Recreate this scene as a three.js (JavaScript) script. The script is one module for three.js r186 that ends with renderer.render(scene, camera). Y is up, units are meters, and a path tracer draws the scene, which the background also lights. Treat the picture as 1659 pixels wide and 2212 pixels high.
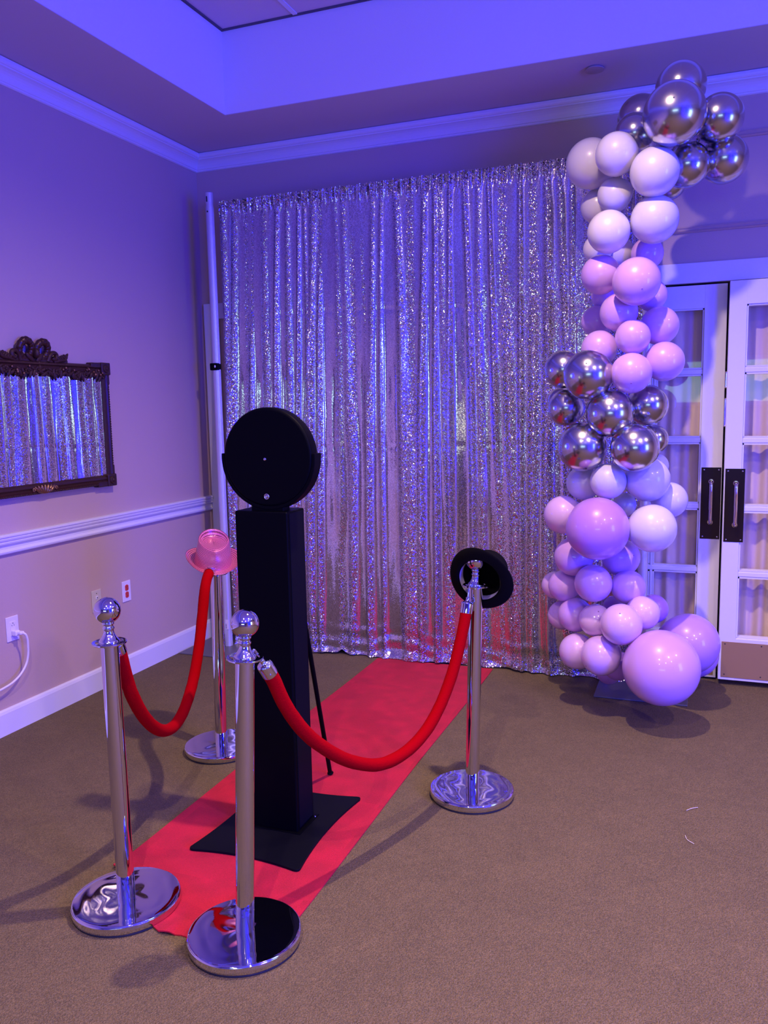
import * as THREE from 'three';
import { RoundedBoxGeometry } from 'three/addons/geometries/RoundedBoxGeometry.js';
import { mergeGeometries, mergeVertices, toCreasedNormals } from 'three/addons/utils/BufferGeometryUtils.js';
import { RectAreaLightUniformsLib } from 'three/addons/lights/RectAreaLightUniformsLib.js';

// ---------- camera, lights, exposure ----------
const scene = new THREE.Scene();
scene.background = new THREE.Color(0x000000);
const camera = new THREE.PerspectiveCamera(63.714, 1659 / 2212, 0.05, 60);
camera.position.set(2.9415, 1.4493, 4.5375);
camera.rotation.order = 'YXZ';
camera.rotation.set(-0.1253, 0.3679, -0.0197);
const renderer = new THREE.WebGLRenderer({ antialias: true });
renderer.toneMapping = THREE.LinearToneMapping;
renderer.toneMappingExposure = 1.0;
renderer.shadowMap.enabled = true;
RectAreaLightUniformsLib.init();

const WARM = new THREE.Color().setRGB(1.0, 0.72, 0.56);
const DOWNLIGHT_POWER = [27, 23, 17, 12, 12, 12, 12];
const DOWNLIGHT_CONE = 1.30, DOWNLIGHT_SOFT = 1.0;
const BLUE = new THREE.Color().setRGB(0.0006, 0.0012, 1.0);
const BLUE_POWER = 60;
const DAY = new THREE.Color().setRGB(0.58, 0.93, 1.0);
const DAY_POWER = 2.4;
const ROOM = { w: 7.0, d: 9.0, soffit: 3.0, tray: 3.415, in: 0.55 };

function areaLight(color, power, w, h, pos, target) {
  const l = new THREE.RectAreaLight(color, power, w, h);
  l.position.set(...pos); l.lookAt(...target); scene.add(l);
  return l;
}
areaLight(BLUE, BLUE_POWER, 2.0, 2.0, [6.9, 1.55, 4.95], [0, 1.55, 4.95]);
areaLight(DAY, DAY_POWER, 1.0, 1.6, [6.9, 1.5, 3.1], [0, 1.5, 3.1]);
areaLight(DAY, DAY_POWER * 1.2, 2.6, 0.6, [3.6, 1.75, 8.88], [3.6, 1.75, 0]);
const DOWNLIGHTS = [[2.495, 2.05], [2.495, 4.5], [4.325, 3.275], [5.545, 2.05], [5.545, 4.5], [4.325, 5.715], [2.495, 6.94]];

// ---------- helpers ----------
let seed = 20240611;
function rnd() { seed |= 0; seed = seed + 0x6D2B79F5 | 0; let t = Math.imul(seed ^ seed >>> 15, 1 | seed); t = t + Math.imul(t ^ t >>> 7, 61 | t) ^ t; return ((t ^ t >>> 14) >>> 0) / 4294967296; }
function hash2(a, b) { let h = Math.imul(a, 374761393) + Math.imul(b, 668265263) | 0; h = Math.imul(h ^ h >>> 13, 1274126177); return ((h ^ h >>> 16) >>> 0) / 4294967296; }
const mix = (a, b, t) => a + (b - a) * t, clamp = (x, a = 0, b = 1) => Math.min(b, Math.max(a, x));
const smooth = (a, b, x) => { const t = clamp((x - a) / (b - a)); return t * t * (3 - 2 * t); };
function vnoise(x, y) {
  const i = Math.floor(x), j = Math.floor(y), f = x - i, g = y - j, u = f * f * (3 - 2 * f), v = g * g * (3 - 2 * g);
  return mix(mix(hash2(i, j), hash2(i + 1, j), u), mix(hash2(i, j + 1), hash2(i + 1, j + 1), u), v);
}
const used = {};
function numbered(n) { const k = used[n] = (used[n] ?? -1) + 1; return k ? n + '_' + String(k).padStart(3, '0') : n; }
function shade(o) { o.castShadow = o.receiveShadow = true; return o; }
function part(name, geo, m, parent) { const o = shade(new THREE.Mesh(geo, m)); o.name = name; parent.add(o); return o; }
function thing(name, label, category, pos = [0, 0, 0], turn = 0, group) {
  const o = new THREE.Group(); o.name = numbered(name); o.position.set(...pos); o.rotation.y = turn;
  o.userData = { label, category }; if (group) o.userData.group = group; scene.add(o); return o;
}
function single(name, geo, m, label, category, group) {
  const o = shade(new THREE.Mesh(geo, m)); o.name = numbered(name); o.userData = { label, category };
  if (group) o.userData.group = group; scene.add(o); return o;
}
function struct(name, geo, m, label) {
  const o = geo ? shade(new THREE.Mesh(geo, m)) : new THREE.Group(); o.name = name; o.userData = { kind: 'structure' };
  if (label) o.userData.label = label; scene.add(o); return o;
}
function metric(g) { // uv in metres by the dominant normal
  const p = g.attributes.position, n = g.attributes.normal, uv = new Float32Array(p.count * 2);
  for (let i = 0; i < p.count; i++) {
    const ax = Math.abs(n.getX(i)), ay = Math.abs(n.getY(i)), az = Math.abs(n.getZ(i));
    const [u, v] = ay >= ax && ay >= az ? [p.getX(i), p.getZ(i)] : ax >= az ? [p.getZ(i), p.getY(i)] : [p.getX(i), p.getY(i)];
    uv[2 * i] = u; uv[2 * i + 1] = v;
  }
  g.setAttribute('uv', new THREE.BufferAttribute(uv, 2)); return g;
}
function box(x0, x1, y0, y1, z0, z1) { const g = new THREE.BoxGeometry(x1 - x0, y1 - y0, z1 - z0); g.translate((x0 + x1) / 2, (y0 + y1) / 2, (z0 + z1) / 2); return metric(g); }
function rbox(x0, x1, y0, y1, z0, z1, r = 0.003, s = 2) { const g = new RoundedBoxGeometry(x1 - x0, y1 - y0, z1 - z0, s, r); g.translate((x0 + x1) / 2, (y0 + y1) / 2, (z0 + z1) / 2); return metric(g); }
function join(list) { return mergeGeometries(list.map(g => { g = g.index ? g.toNonIndexed() : g; for (const k of Object.keys(g.attributes)) if (!['position', 'normal', 'uv'].includes(k)) g.deleteAttribute(k); return g; })); }
function cyl(r, h, seg = 32, r2 = r) { const g = new THREE.CylinderGeometry(r2, r, h, seg); g.translate(0, h / 2, 0); return g; }
function lathe(pts, seg = 48) { return new THREE.LatheGeometry(pts.map(p => new THREE.Vector2(p[0], p[1])), seg); }
function tube(pts, r, seg = 60, rad = 12) { return new THREE.TubeGeometry(new THREE.CatmullRomCurve3(pts.map(p => new THREE.Vector3(...p)), false, 'centripetal'), seg, r, rad); }
// profile [out, y] swept along the left wall (z) or the back wall (x)
function moulding(profile, wall, a, b) {
  const s = new THREE.Shape(profile.map(p => new THREE.Vector2(p[0], p[1])));
  const g = new THREE.ExtrudeGeometry(s, { depth: b - a, bevelEnabled: false, curveSegments: 4 });
  if (wall === 'left') g.translate(0, 0, a);
  else { g.rotateY(-Math.PI / 2); g.translate(b, 0, 0); }
  return metric(g);
}
function noiseTexture(n, fn, srgb = true) {
  const d = new Uint8Array(n * n * 4);
  for (let j = 0; j < n; j++) for (let i = 0; i < n; i++) { const c = fn(i, j, n), k = 4 * (j * n + i); d[k] = clamp(c[0]) * 255; d[k + 1] = clamp(c[1]) * 255; d[k + 2] = clamp(c[2]) * 255; d[k + 3] = 255; }
  const t = new THREE.DataTexture(d, n, n); t.wrapS = t.wrapT = THREE.RepeatWrapping; t.magFilter = THREE.LinearFilter; t.minFilter = THREE.LinearMipmapLinearFilter; t.generateMipmaps = true;
  if (srgb) t.colorSpace = THREE.SRGBColorSpace; t.needsUpdate = true; return t;
}
const rgb = (r, g, b) => new THREE.Color().setRGB(r, g, b);
const std = (o) => new THREE.MeshStandardMaterial(o), phy = (o) => new THREE.MeshPhysicalMaterial(o);

// ---------- materials ----------
const fineBump = noiseTexture(256, (i, j) => { const v = 0.5 * hash2(i, j) + 0.5 * hash2(i >> 1, (j >> 1) + 991); return [v, v, v]; }, false);
const wallBump = fineBump.clone(); wallBump.repeat.set(2, 2); wallBump.needsUpdate = true;
const paint = std({ color: rgb(0.55, 0.395, 0.335), roughness: 0.6, bumpMap: wallBump, bumpScale: 0.0004 });
const white = std({ color: rgb(0.74, 0.72, 0.75), roughness: 0.38 });
const ceilingPaint = std({ color: rgb(0.56, 0.49, 0.55), roughness: 0.75 });
const trayPaint = std({ color: rgb(0.78, 0.75, 0.76), roughness: 0.7, bumpMap: wallBump, bumpScale: 0.0003 });
const tilePaint = std({ color: rgb(0.66, 0.56, 0.57), roughness: 0.85, bumpMap: wallBump, bumpScale: 0.0005 });
const carpetTex = noiseTexture(1024, (i, j) => {
  const f = hash2(i, j), m = hash2(i >> 1, (j >> 1) + 77), c = vnoise(i / 64, j / 64) * 0.5 + vnoise(i / 16 + 9, j / 16) * 0.5;
  const k = 0.76 + 0.30 * f + 0.24 * (m - 0.5) + 0.10 * (c - 0.5), w = 0.03 * (hash2(i >> 1, (j >> 1) + 31) - 0.5);
  return [0.440 * k + w, 0.370 * k, 0.250 * k - w];
});
const carpetBump = noiseTexture(512, (i, j) => { const v = 0.5 * hash2(i, j + 5) + 0.5 * hash2(i >> 1, (j >> 1) + 333); return [v, v, v]; }, false);
carpetTex.repeat.set(0.7, 0.7); carpetBump.repeat.set(1.4, 1.4);
const carpet = std({ map: carpetTex, roughness: 0.95, bumpMap: carpetBump, bumpScale: 0.004 });
const redTex = noiseTexture(512, (i, j) => { const k = 0.86 + 0.2 * hash2(i, j) + 0.12 * (vnoise(i / 40, j / 40) - 0.5); return [0.72 * k, 0.03 * k, 0.185 * k]; });
redTex.repeat.set(1.6, 1.6);
const redFelt = std({ map: redTex, roughness: 0.9, bumpMap: carpetBump, bumpScale: 0.0012 });
const chrome = std({ color: rgb(0.68, 0.67, 0.71), metalness: 1, roughness: 0.035 });
const waveBump = noiseTexture(256, (i, j, n) => { const x = i / n * 6.2832, y = j / n * 6.2832; const v = 0.5 + 0.2 * Math.sin(x + 1.7 * Math.sin(y)) + 0.2 * Math.sin(2 * y + 1.3 * Math.sin(x + 2)); return [v, v, v]; }, false);
waveBump.repeat.set(4, 4);
const chromePlate = std({ color: rgb(0.70, 0.69, 0.73), metalness: 1, roughness: 0.03, bumpMap: waveBump, bumpScale: 0.0011 });
const velvet = phy({ color: rgb(0.34, 0.0, 0.003), roughness: 0.95, sheen: 0.02, sheenRoughness: 0.5, sheenColor: rgb(0.9, 0.01, 0.02), specularIntensity: 0.08, bumpMap: carpetBump, bumpScale: 0.0007 });
const blackCoat = phy({ color: rgb(0.0015, 0.0015, 0.003), roughness: 0.5, specularIntensity: 0.10 });
const blackSide = phy({ color: rgb(0.004, 0.004, 0.008), roughness: 0.55, specularIntensity: 0.10 });
const felt = phy({ color: rgb(0.0025, 0.002, 0.003), roughness: 0.95, specularIntensity: 0.2, sheen: 0.05, sheenColor: rgb(0.10, 0.05, 0.12), sheenRoughness: 0.6 });
const poleMetal = std({ color: rgb(0.72, 0.71, 0.76), metalness: 0.55, roughness: 0.38 });
const plateMetal = std({ color: rgb(0.17, 0.16, 0.18), metalness: 0.5, roughness: 0.5 });
const plastic = std({ color: rgb(0.80, 0.74, 0.76), roughness: 0.35 }), ivory = std({ color: rgb(0.62, 0.56, 0.46), roughness: 0.4 });
const socketRed = std({ color: rgb(0.62, 0.05, 0.04), roughness: 0.4 }), darkHole = std({ color: rgb(0.02, 0.02, 0.02), roughness: 0.7 });
const bronze = std({ color: rgb(0.060, 0.022, 0.013), metalness: 0.4, roughness: 0.34, bumpMap: fineBump, bumpScale: 0.0006 });
const bronzeBright = std({ color: rgb(0.32, 0.17, 0.085), metalness: 0.8, roughness: 0.28 });
const mirrorGlass = std({ color: rgb(0.90, 0.91, 0.92), metalness: 1, roughness: 0.004 });
const glass = phy({ color: 0xffffff, transmission: 1, thickness: 0, roughness: 0.02, ior: 1.5 });
const pushMetal = std({ color: rgb(0.05, 0.035, 0.045), metalness: 0.85, roughness: 0.16 });
const brass = std({ color: rgb(0.90, 0.80, 0.68), metalness: 1, roughness: 0.06 });
const kickMetal = std({ color: rgb(0.36, 0.22, 0.10), metalness: 0.15, roughness: 0.45 });
const sheer = std({ color: rgb(0.70, 0.55, 0.43), roughness: 0.9, side: THREE.DoubleSide });
const grout = std({ color: rgb(0.10, 0.09, 0.11), roughness: 0.9 });

// ---------- room ----------
struct('floor', box(-0.12, ROOM.w + 0.12, -0.12, 0, -0.12, ROOM.d + 0.12), carpet);
struct('wall_left', box(-0.12, 0, 0, 3.6, -0.12, ROOM.d + 0.12), paint);
const DOOR = { x0: 2.38, x1: 3.72, top: 2.045 };
struct('wall_back', join([box(0, DOOR.x0, 0, 3.6, -0.12, 0), box(DOOR.x1, ROOM.w + 0.12, 0, 3.6, -0.12, 0), box(DOOR.x0, DOOR.x1, DOOR.top, 3.6, -0.12, 0)]), paint);
struct('wall_right', box(ROOM.w, ROOM.w + 0.12, 0, 3.6, 0, ROOM.d + 0.12), paint);
struct('wall_front', box(0, ROOM.w, 0, 3.6, ROOM.d, ROOM.d + 0.12), std({ color: rgb(0.26, 0.19, 0.17), roughness: 0.6 }));
struct('wall_closet', join([box(DOOR.x0 - 0.1, DOOR.x1 + 0.1, -0.05, 2.3, -0.75, -0.65), box(DOOR.x0 - 0.2, DOOR.x0 - 0.1, -0.05, 2.3, -0.75, -0.12), box(DOOR.x1 + 0.1, DOOR.x1 + 0.2, -0.05, 2.3, -0.75, -0.12), box(DOOR.x0 - 0.2, DOOR.x1 + 0.2, 2.2, 2.3, -0.75, -0.12), box(DOOR.x0 - 0.2, DOOR.x1 + 0.2, -0.1, 0, -0.75, -0.12)]), paint);
const ceiling = struct('ceiling');
const q = ROOM.in, S = ROOM.soffit, T = ROOM.tray;
part('soffit', join([box(0, q, S, S + 0.003, 0, ROOM.d), box(ROOM.w - q, ROOM.w, S, S + 0.003, 0, ROOM.d), box(q, ROOM.w - q, S, S + 0.003, 0, q), box(q, ROOM.w - q, S, S + 0.003, ROOM.d - q, ROOM.d)]), ceilingPaint, ceiling);
part('fascia', join([box(q - 0.1, q, S + 0.003, T + 0.2, q - 0.1, ROOM.d - q + 0.1), box(ROOM.w - q, ROOM.w - q + 0.1, S + 0.003, T + 0.2, q - 0.1, ROOM.d - q + 0.1), box(q, ROOM.w - q, S + 0.003, T + 0.2, q - 0.1, q), box(q, ROOM.w - q, S + 0.003, T + 0.2, ROOM.d - q, ROOM.d - q + 0.1)]), trayPaint, ceiling);
part('ceiling_deck', box(0, ROOM.w, T + 0.02, T + 0.25, 0, ROOM.d), tilePaint, ceiling);
{ // lay-in tiles and the tee bars between them, starting from the corner over the curtain
  const cuts = (a, first, b) => { const r = [a]; for (let v = first; v < b - 0.05; v += 0.61) r.push(v); r.push(b); return r; };
  const xs = cuts(q, 0.985, ROOM.w - q), zs = cuts(q, 1.745, ROOM.d - q), shapes = {};
  for (let i = 0; i < xs.length - 1; i++) for (let j = 0; j < zs.length - 1; j++) {
    const w = xs[i + 1] - xs[i] - 0.016, d = zs[j + 1] - zs[j] - 0.016, key = w.toFixed(3) + d.toFixed(3);
    const g = shapes[key] ??= metric(new THREE.BoxGeometry(w, 0.014, d));
    const o = part('ceiling_tile', g, tilePaint, ceiling); o.position.set((xs[i] + xs[i + 1]) / 2, T + 0.013, (zs[j] + zs[j + 1]) / 2);
  }
  for (const x of xs.slice(1, -1)) part('tee_bar', box(x - 0.012, x + 0.012, T, T + 0.006, q, ROOM.d - q), white, ceiling);
  for (const z of zs.slice(1, -1)) part('tee_bar', box(q, ROOM.w - q, T + 0.001, T + 0.005, z - 0.012, z + 0.012), white, ceiling);
  part('wall_angle', join([box(q, q + 0.014, T - 0.001, T + 0.006, q, ROOM.d - q), box(q, ROOM.w - q, T - 0.001, T + 0.006, q, q + 0.014)]), grout, ceiling);
}
const crownProfile = [[0, 2.905], [0.007, 2.905], [0.013, 2.909], [0.014, 2.916], [0.018, 2.918], [0.020, 2.924], [0.023, 2.934], [0.029, 2.944], [0.037, 2.953], [0.047, 2.960], [0.056, 2.964], [0.057, 2.969], [0.062, 2.971], [0.067, 2.977], [0.069, 2.985], [0.069, 2.996], [0.060, 2.996], [0.060, 3.0], [0, 3.0]];
struct('trim_1', moulding(crownProfile, 'left', 0, ROOM.d), white);
struct('trim_2', moulding(crownProfile, 'back', 0, ROOM.w), white);
const railProfile = [[0, 0.823], [0.012, 0.823], [0.020, 0.829], [0.022, 0.837], [0.015, 0.843], [0.012, 0.848], [0.012, 0.858], [0.018, 0.866], [0.026, 0.872], [0.028, 0.879], [0.023, 0.881], [0.030, 0.889], [0.032, 0.896], [0.027, 0.898], [0.034, 0.905], [0.034, 0.911], [0.026, 0.916], [0, 0.916]];
struct('trim_3', moulding(railProfile, 'left', 0, ROOM.d), white);
struct('baseboard_left', moulding([[0, 0], [0.016, 0], [0.016, 0.100], [0.012, 0.112], [0.005, 0.118], [0, 0.118]], 'left', 0, ROOM.d), white);
struct('baseboard_back', moulding([[0, 0], [0.016, 0], [0.016, 0.100], [0.012, 0.112], [0.005, 0.118], [0, 0.118]], 'back', 1.12, 2.27), white);
const panelMould = y => [[0, y], [0.010, y], [0.018, y + 0.006], [0.011, y + 0.012], [0.008, y + 0.018], [0.014, y + 0.023], [0.010, y + 0.030], [0, y + 0.032]];
struct('trim_4', moulding(panelMould(2.289), 'back', 2.45, ROOM.w), paint);
struct('trim_5', moulding(panelMould(2.715), 'back', 2.45, ROOM.w), paint);
struct('trim_6', join([rbox(0.02, 0.118, 0, 2.115, 0, 0.022), rbox(0.118, 1.11, 2.02, 2.115, 0, 0.022), rbox(1.012, 1.11, 0, 2.02, 0, 0.022)]), white, 'white door casing on the back wall behind the curtain');
struct('trim_7', join([rbox(DOOR.x0 - 0.11, DOOR.x1 + 0.11, DOOR.top - 0.004, 2.14, -0.01, 0.024), rbox(DOOR.x0 - 0.11, DOOR.x0, 0, DOOR.top - 0.004, -0.01, 0.024), rbox(DOOR.x1, DOOR.x1 + 0.11, 0, DOOR.top - 0.004, -0.01, 0.024)]), white, 'white casing round the glazed double door');

// glazed double door
const rowCuts = [0.25, 0.583, 0.916, 1.256, 1.601, 1.915];
function doorLeaf(name, x0, x1, zf, cols, plate, pullX, bottom, back) {
  const d = struct(name), zb = back, top = 2.03;
  part('stile', rbox(x0, cols[0][0], bottom, top, zb, zf), white, d); part('stile', rbox(cols.at(-1)[1], x1, bottom, top, zb, zf), white, d);
  const a = cols[0][0], b = cols.at(-1)[1];
  part('rail', rbox(a - 0.004, b + 0.004, 1.915, top, zb + 0.001, zf - 0.001), white, d);
  part('rail', rbox(a - 0.004, b + 0.004, bottom, 0.25, zb + 0.001, zf - 0.001), white, d);
  for (const y of rowCuts.slice(1, -1)) part('muntin', rbox(a - 0.003, b + 0.003, y - 0.014, y + 0.014, zb + 0.006, zf - 0.006, 0.006), white, d);
  for (let i = 0; i + 1 < cols.length; i++) part('muntin', rbox(cols[i][1], cols[i + 1][0], 0.25, 1.915, zb + 0.007, zf - 0.007, 0.006), white, d);
  for (const [c0, c1] of cols) for (let r = 0; r < 5; r++) {
    const y0 = rowCuts[r] + (r ? 0.014 : 0), y1 = rowCuts[r + 1] - (r < 4 ? 0.014 : 0), e = 0.007;
    const bead = part('glazing_bead', join([box(c0, c0 + e, y0, y1, zb + 0.012, zf - 0.008), box(c1 - e, c1, y0, y1, zb + 0.012, zf - 0.008), box(c0, c1, y0, y0 + e, zb + 0.012, zf - 0.008), box(c0, c1, y1 - e, y1, zb + 0.012, zf - 0.008)]), white, d);
    const g = new THREE.PlaneGeometry(c1 - c0, y1 - y0); g.translate((c0 + c1) / 2, (y0 + y1) / 2, (zb + zf) / 2 - 0.004); part('pane', g, glass, d);
  }
  const pp = part('push_plate', rbox(plate[0], plate[1], 0.748, 1.117, zf, zf + 0.003, 0.001), pushMetal, d);
  for (const sx of [plate[0] + 0.012, plate[1] - 0.012]) for (const sy of [0.760, 1.105]) { const g = new THREE.SphereGeometry(0.004, 10, 8); g.scale(1, 1, 0.4); g.translate(sx, sy, zf + 0.003); part('screw', g, brass, pp); }
  const px = pullX, zp = zf + 0.003;
  const pull = part('handle', tube([[px, 1.045, zp], [px, 1.045, zp + 0.030], [px, 1.036, zp + 0.045], [px, 1.015, zp + 0.048], [px, 0.94, zp + 0.048], [px, 0.865, zp + 0.048], [px, 0.845, zp + 0.045], [px, 0.836, zp + 0.030], [px, 0.836, zp]], 0.0085, 72, 14), brass, d);
  for (const y of [1.045, 0.836]) { const g = cyl(0.013, 0.004, 24); g.rotateX(Math.PI / 2); g.translate(px, y, zp); part('rosette', g, brass, pull); }
  const kp = part('kick_plate', rbox(x0 + 0.014, x1 - 0.014, bottom + 0.014, 0.232, zf, zf + 0.002, 0.0008), kickMetal, d);
  for (const sx of [x0 + 0.03, (x0 + x1) / 2 - 0.13, (x0 + x1) / 2 + 0.13, x1 - 0.03]) for (const sy of [bottom + 0.03, 0.220]) { const g = new THREE.SphereGeometry(0.0035, 8, 6); g.scale(1, 1, 0.4); g.translate(sx, sy, zf + 0.002); part('screw', g, darkHole, kp); }
  return d;
}
doorLeaf('door_1', 2.385, 3.046, 0.020, [[2.482, 2.703], [2.720, 2.941]], [2.949, 3.043], 2.996, 0.012, -0.022);
const rightLeaf = doorLeaf('door_2', 3.054, 3.715, 0.096, [[3.134, 3.358], [3.376, 3.600]], [3.060, 3.151], 3.110, 0.030, 0.024);
for (const [y, h] of [[1.52, 0.07], [1.33, 0.13]]) { const g = join([cyl(0.005, h, 12), new THREE.SphereGeometry(0.006, 10, 8).translate(0, h, 0), new THREE.SphereGeometry(0.006, 10, 8)]); g.translate(3.050, y, 0.088); part('flush_bolt', g, brass, rightLeaf); }
function sheerCurtain(x0, x1, ph, label) {
  const nx = 90, ny = 24, g = new THREE.PlaneGeometry(x1 - x0, 2.0, nx, ny), p = g.attributes.position;
  for (let i = 0; i < p.count; i++) {
    const u = p.getX(i) / (x1 - x0) + 0.5, y = p.getY(i) + 1.0, k = 0.4 + 0.6 * smooth(2.0, 1.2, y), s = u + 0.012 * Math.sin(y * 2.3 + ph);
    p.setXYZ(i, p.getX(i), y + 0.02, -0.045 + k * (0.009 * Math.sin(s * 62 + ph) + 0.008 * Math.sin(s * 31 + 2.1 * ph + 0.5 * y)));
  }
  g.translate((x0 + x1) / 2, 0, 0); g.computeVertexNormals();
  return single('sheer_curtain', g, sheer, label, 'curtain', 'sheer curtains behind the glazed double door');
}
sheerCurtain(2.40, 3.04, 0.4, 'pale gathered sheer curtain behind the panes of the left door leaf, beside the balloons');
sheerCurtain(3.06, 3.70, 2.2, 'pale gathered sheer curtain behind the panes of the right door leaf with the kick plate');

// ---------- lamps and lit things outside the frame, seen in the reflections ----------
const lens = std({ color: rgb(0.8, 0.8, 0.8), roughness: 0.5, emissive: WARM, emissiveIntensity: 3 });
DOWNLIGHTS.forEach(([x, z], i) => {
  const where = ['over the stanchions and the red carpet', 'beside the mirror wall over the camera', 'in the middle of the near tray', 'nearest the glazed double door', 'beside the blue lit screen', 'second from the far end', 'at the far end by the strip window'][i];
  const t = thing('ceiling_downlight', 'round white recessed ceiling downlight ' + where, 'downlight', [x, T, z], 0, 'recessed downlights in the tray ceiling');
  part('trim_ring', lathe([[0.062, -0.001], [0.085, -0.001], [0.088, -0.006], [0.082, -0.010], [0.066, -0.008], [0.062, -0.001]], 36), white, t);
  const l = cyl(0.06, 0.004, 32); l.translate(0, -0.006, 0); part('lamp_lens', l, lens, t);
  const s = new THREE.SpotLight(WARM, DOWNLIGHT_POWER[i], 0, DOWNLIGHT_CONE, DOWNLIGHT_SOFT, 2); s.position.set(x, T - 0.03, z); s.target.position.set(x, 0, z);
  s.castShadow = true; s.shadow.radius = 1.6; s.shadow.mapSize.set(1024, 1024); scene.add(s, s.target);
});
{ // blue lit screen on the right wall
  const t = thing('blue_screen', 'big blue lit projection screen on the right wall, seen only in reflections', 'screen', [6.99, 1.55, 4.95]);
  part('screen_frame', join([rbox(-0.05, 0.005, -1.05, 1.05, -1.05, -1.0), rbox(-0.05, 0.005, -1.05, 1.05, 1.0, 1.05), rbox(-0.05, 0.005, 1.0, 1.05, -1.0, 1.0), rbox(-0.05, 0.005, -1.05, -1.0, -1.0, 1.0)]), blackCoat, t);
  part('lit_screen', box(-0.045, 0.0, -1.0, 1.0, -1.0, 1.0), std({ color: 0x000000, emissive: rgb(0, 0, 1), emissiveIntensity: 2 }), t);
}
function litWindow(name, x0, x1, y0, y1, z0, z1) {
  const d = struct(name), along = x1 - x0 > z1 - z0;
  part('window_pane', box(x0, x1, y0, y1, z0, z1), std({ color: 0x000000, emissive: DAY, emissiveIntensity: 1.6 }), d);
  const e = 0.06;
  part('window_frame', along
    ? join([box(x0 - e, x0, y0 - e, y1 + e, z0 - 0.03, z1), box(x1, x1 + e, y0 - e, y1 + e, z0 - 0.03, z1), box(x0, x1, y1, y1 + e, z0 - 0.03, z1), box(x0, x1, y0 - e, y0, z0 - 0.03, z1)])
    : join([box(x0 - 0.03, x1, y0 - e, y1 + e, z0 - e, z0), box(x0 - 0.03, x1, y0 - e, y1 + e, z1, z1 + e), box(x0 - 0.03, x1, y1, y1 + e, z0, z1), box(x0 - 0.03, x1, y0 - e, y0, z0, z1)]), white, d);
}
litWindow('window_1', 6.97, 6.995, 0.7, 2.3, 2.6, 3.6);
litWindow('window_2', 2.3, 4.9, 1.45, 2.05, 8.97, 8.995);

single('sprinkler_cover', lathe([[0, 0], [0.043, 0], [0.043, 0.006], [0.036, 0.010], [0.036, 0.014], [0, 0.014]].map(([r, y]) => [r, y - 0.0]), 40).translate(2.434, S - 0.012, 0.385), std({ color: rgb(0.42, 0.36, 0.33), roughness: 0.5 }), 'round concealed sprinkler cover plate in the soffit above the curtain', 'sprinkler');

// ---------- red carpet ----------
{
  const x0 = 1.212, x1 = 1.896, z0 = 0.20, z1 = 2.765, nx = 40, nz = 120, g = new THREE.BoxGeometry(x1 - x0, 0.004, z1 - z0, nx, 1, nz), p = g.attributes.position;
  for (let i = 0; i < p.count; i++) {
    let x = p.getX(i) + (x0 + x1) / 2, y = p.getY(i) + 0.0022, z = p.getZ(i) + (z0 + z1) / 2;
    const e = smooth(z1 - 0.10, z1, z); z -= smooth(z1 - 0.5, z1, z) * 0.23 * smooth(1.56, 1.2, x); // the front end curls in small waves
    const lift = e * (0.010 * Math.max(0, Math.sin((x - 1.56) * 70)) + 0.003 * Math.sin(x * 37 + 1)) + 0.0012 * (vnoise(x * 9, z * 6) - 0.3);
    p.setXYZ(i, x + 0.004 * Math.sin(z * 3.1), y + Math.max(0, lift), z - e * 0.006 * Math.sin(x * 55));
  }
  g.computeVertexNormals();
  single('red_carpet_runner', metric(g), redFelt, 'long red felt carpet runner leading from the stanchions to the sequin curtain', 'carpet');
}

// ---------- backdrop stand and sequin curtain ----------
{
  const t = thing('backdrop_stand', 'white pipe backdrop stand with flat square base plates holding the sequin curtain', 'stand');
  for (const x of [0.255, 2.70]) {
    part('base_plate', rbox(x - 0.225, x + 0.215, 0, 0.008, 0.03, 0.475, 0.003), plateMetal, t);
    const u = part('upright', lathe([[0.024, 0.008], [0.024, 2.62], [0.021, 2.64], [0.0225, 2.66], [0.0235, 2.705], [0.021, 2.711], [0, 2.711]], 28).translate(x - 0.017, 0, 0.245), poleMetal, t);
    if (x < 1) { const s = rbox(-0.012, 0.012, 0.115, 0.175, 0, 0.002, 0.0008); s.translate(x - 0.010, 0, 0.268); part('label_sticker', s, plastic, u); for (let k = 0; k < 5; k++) { const b = box(-0.009, -0.002, 0.122 + k * 0.006, 0.125 + k * 0.006, 0.002, 0.0024); b.translate(x - 0.010, 0, 0.268); part('printed_line', b, darkHole, u); }
      const h1 = box(-0.003, 0.003, 2.655, 2.685, 0.0, 0.004); h1.translate(x - 0.020, 0, 0.266); part('slot', h1, darkHole, u); const h2 = new THREE.SphereGeometry(0.005, 12, 8); h2.translate(x - 0.018, 2.60, 0.269); part('pin_hole', h2, darkHole, u); }
  }
  part('crossbar', (() => { const g = new THREE.CylinderGeometry(0.016, 0.016, 2.42, 20); g.rotateZ(Math.PI / 2); g.translate(1.46, 2.638, 0.135); return g; })(), poleMetal, t);
  const clamp_ = part('clamp', rbox(0.208, 0.262, 1.692, 1.734, 0.232, 0.276, 0.006), blackCoat, t);
  part('clamp_screw', new THREE.SphereGeometry(0.008, 14, 10).scale(0.6, 1, 0.5).translate(0.246, 1.714, 0.277), plastic, clamp_);
}
const CUR = { x0: 0.262, x1: 2.69, top: 2.672, z: 0.190 };
const folds = [];
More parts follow.
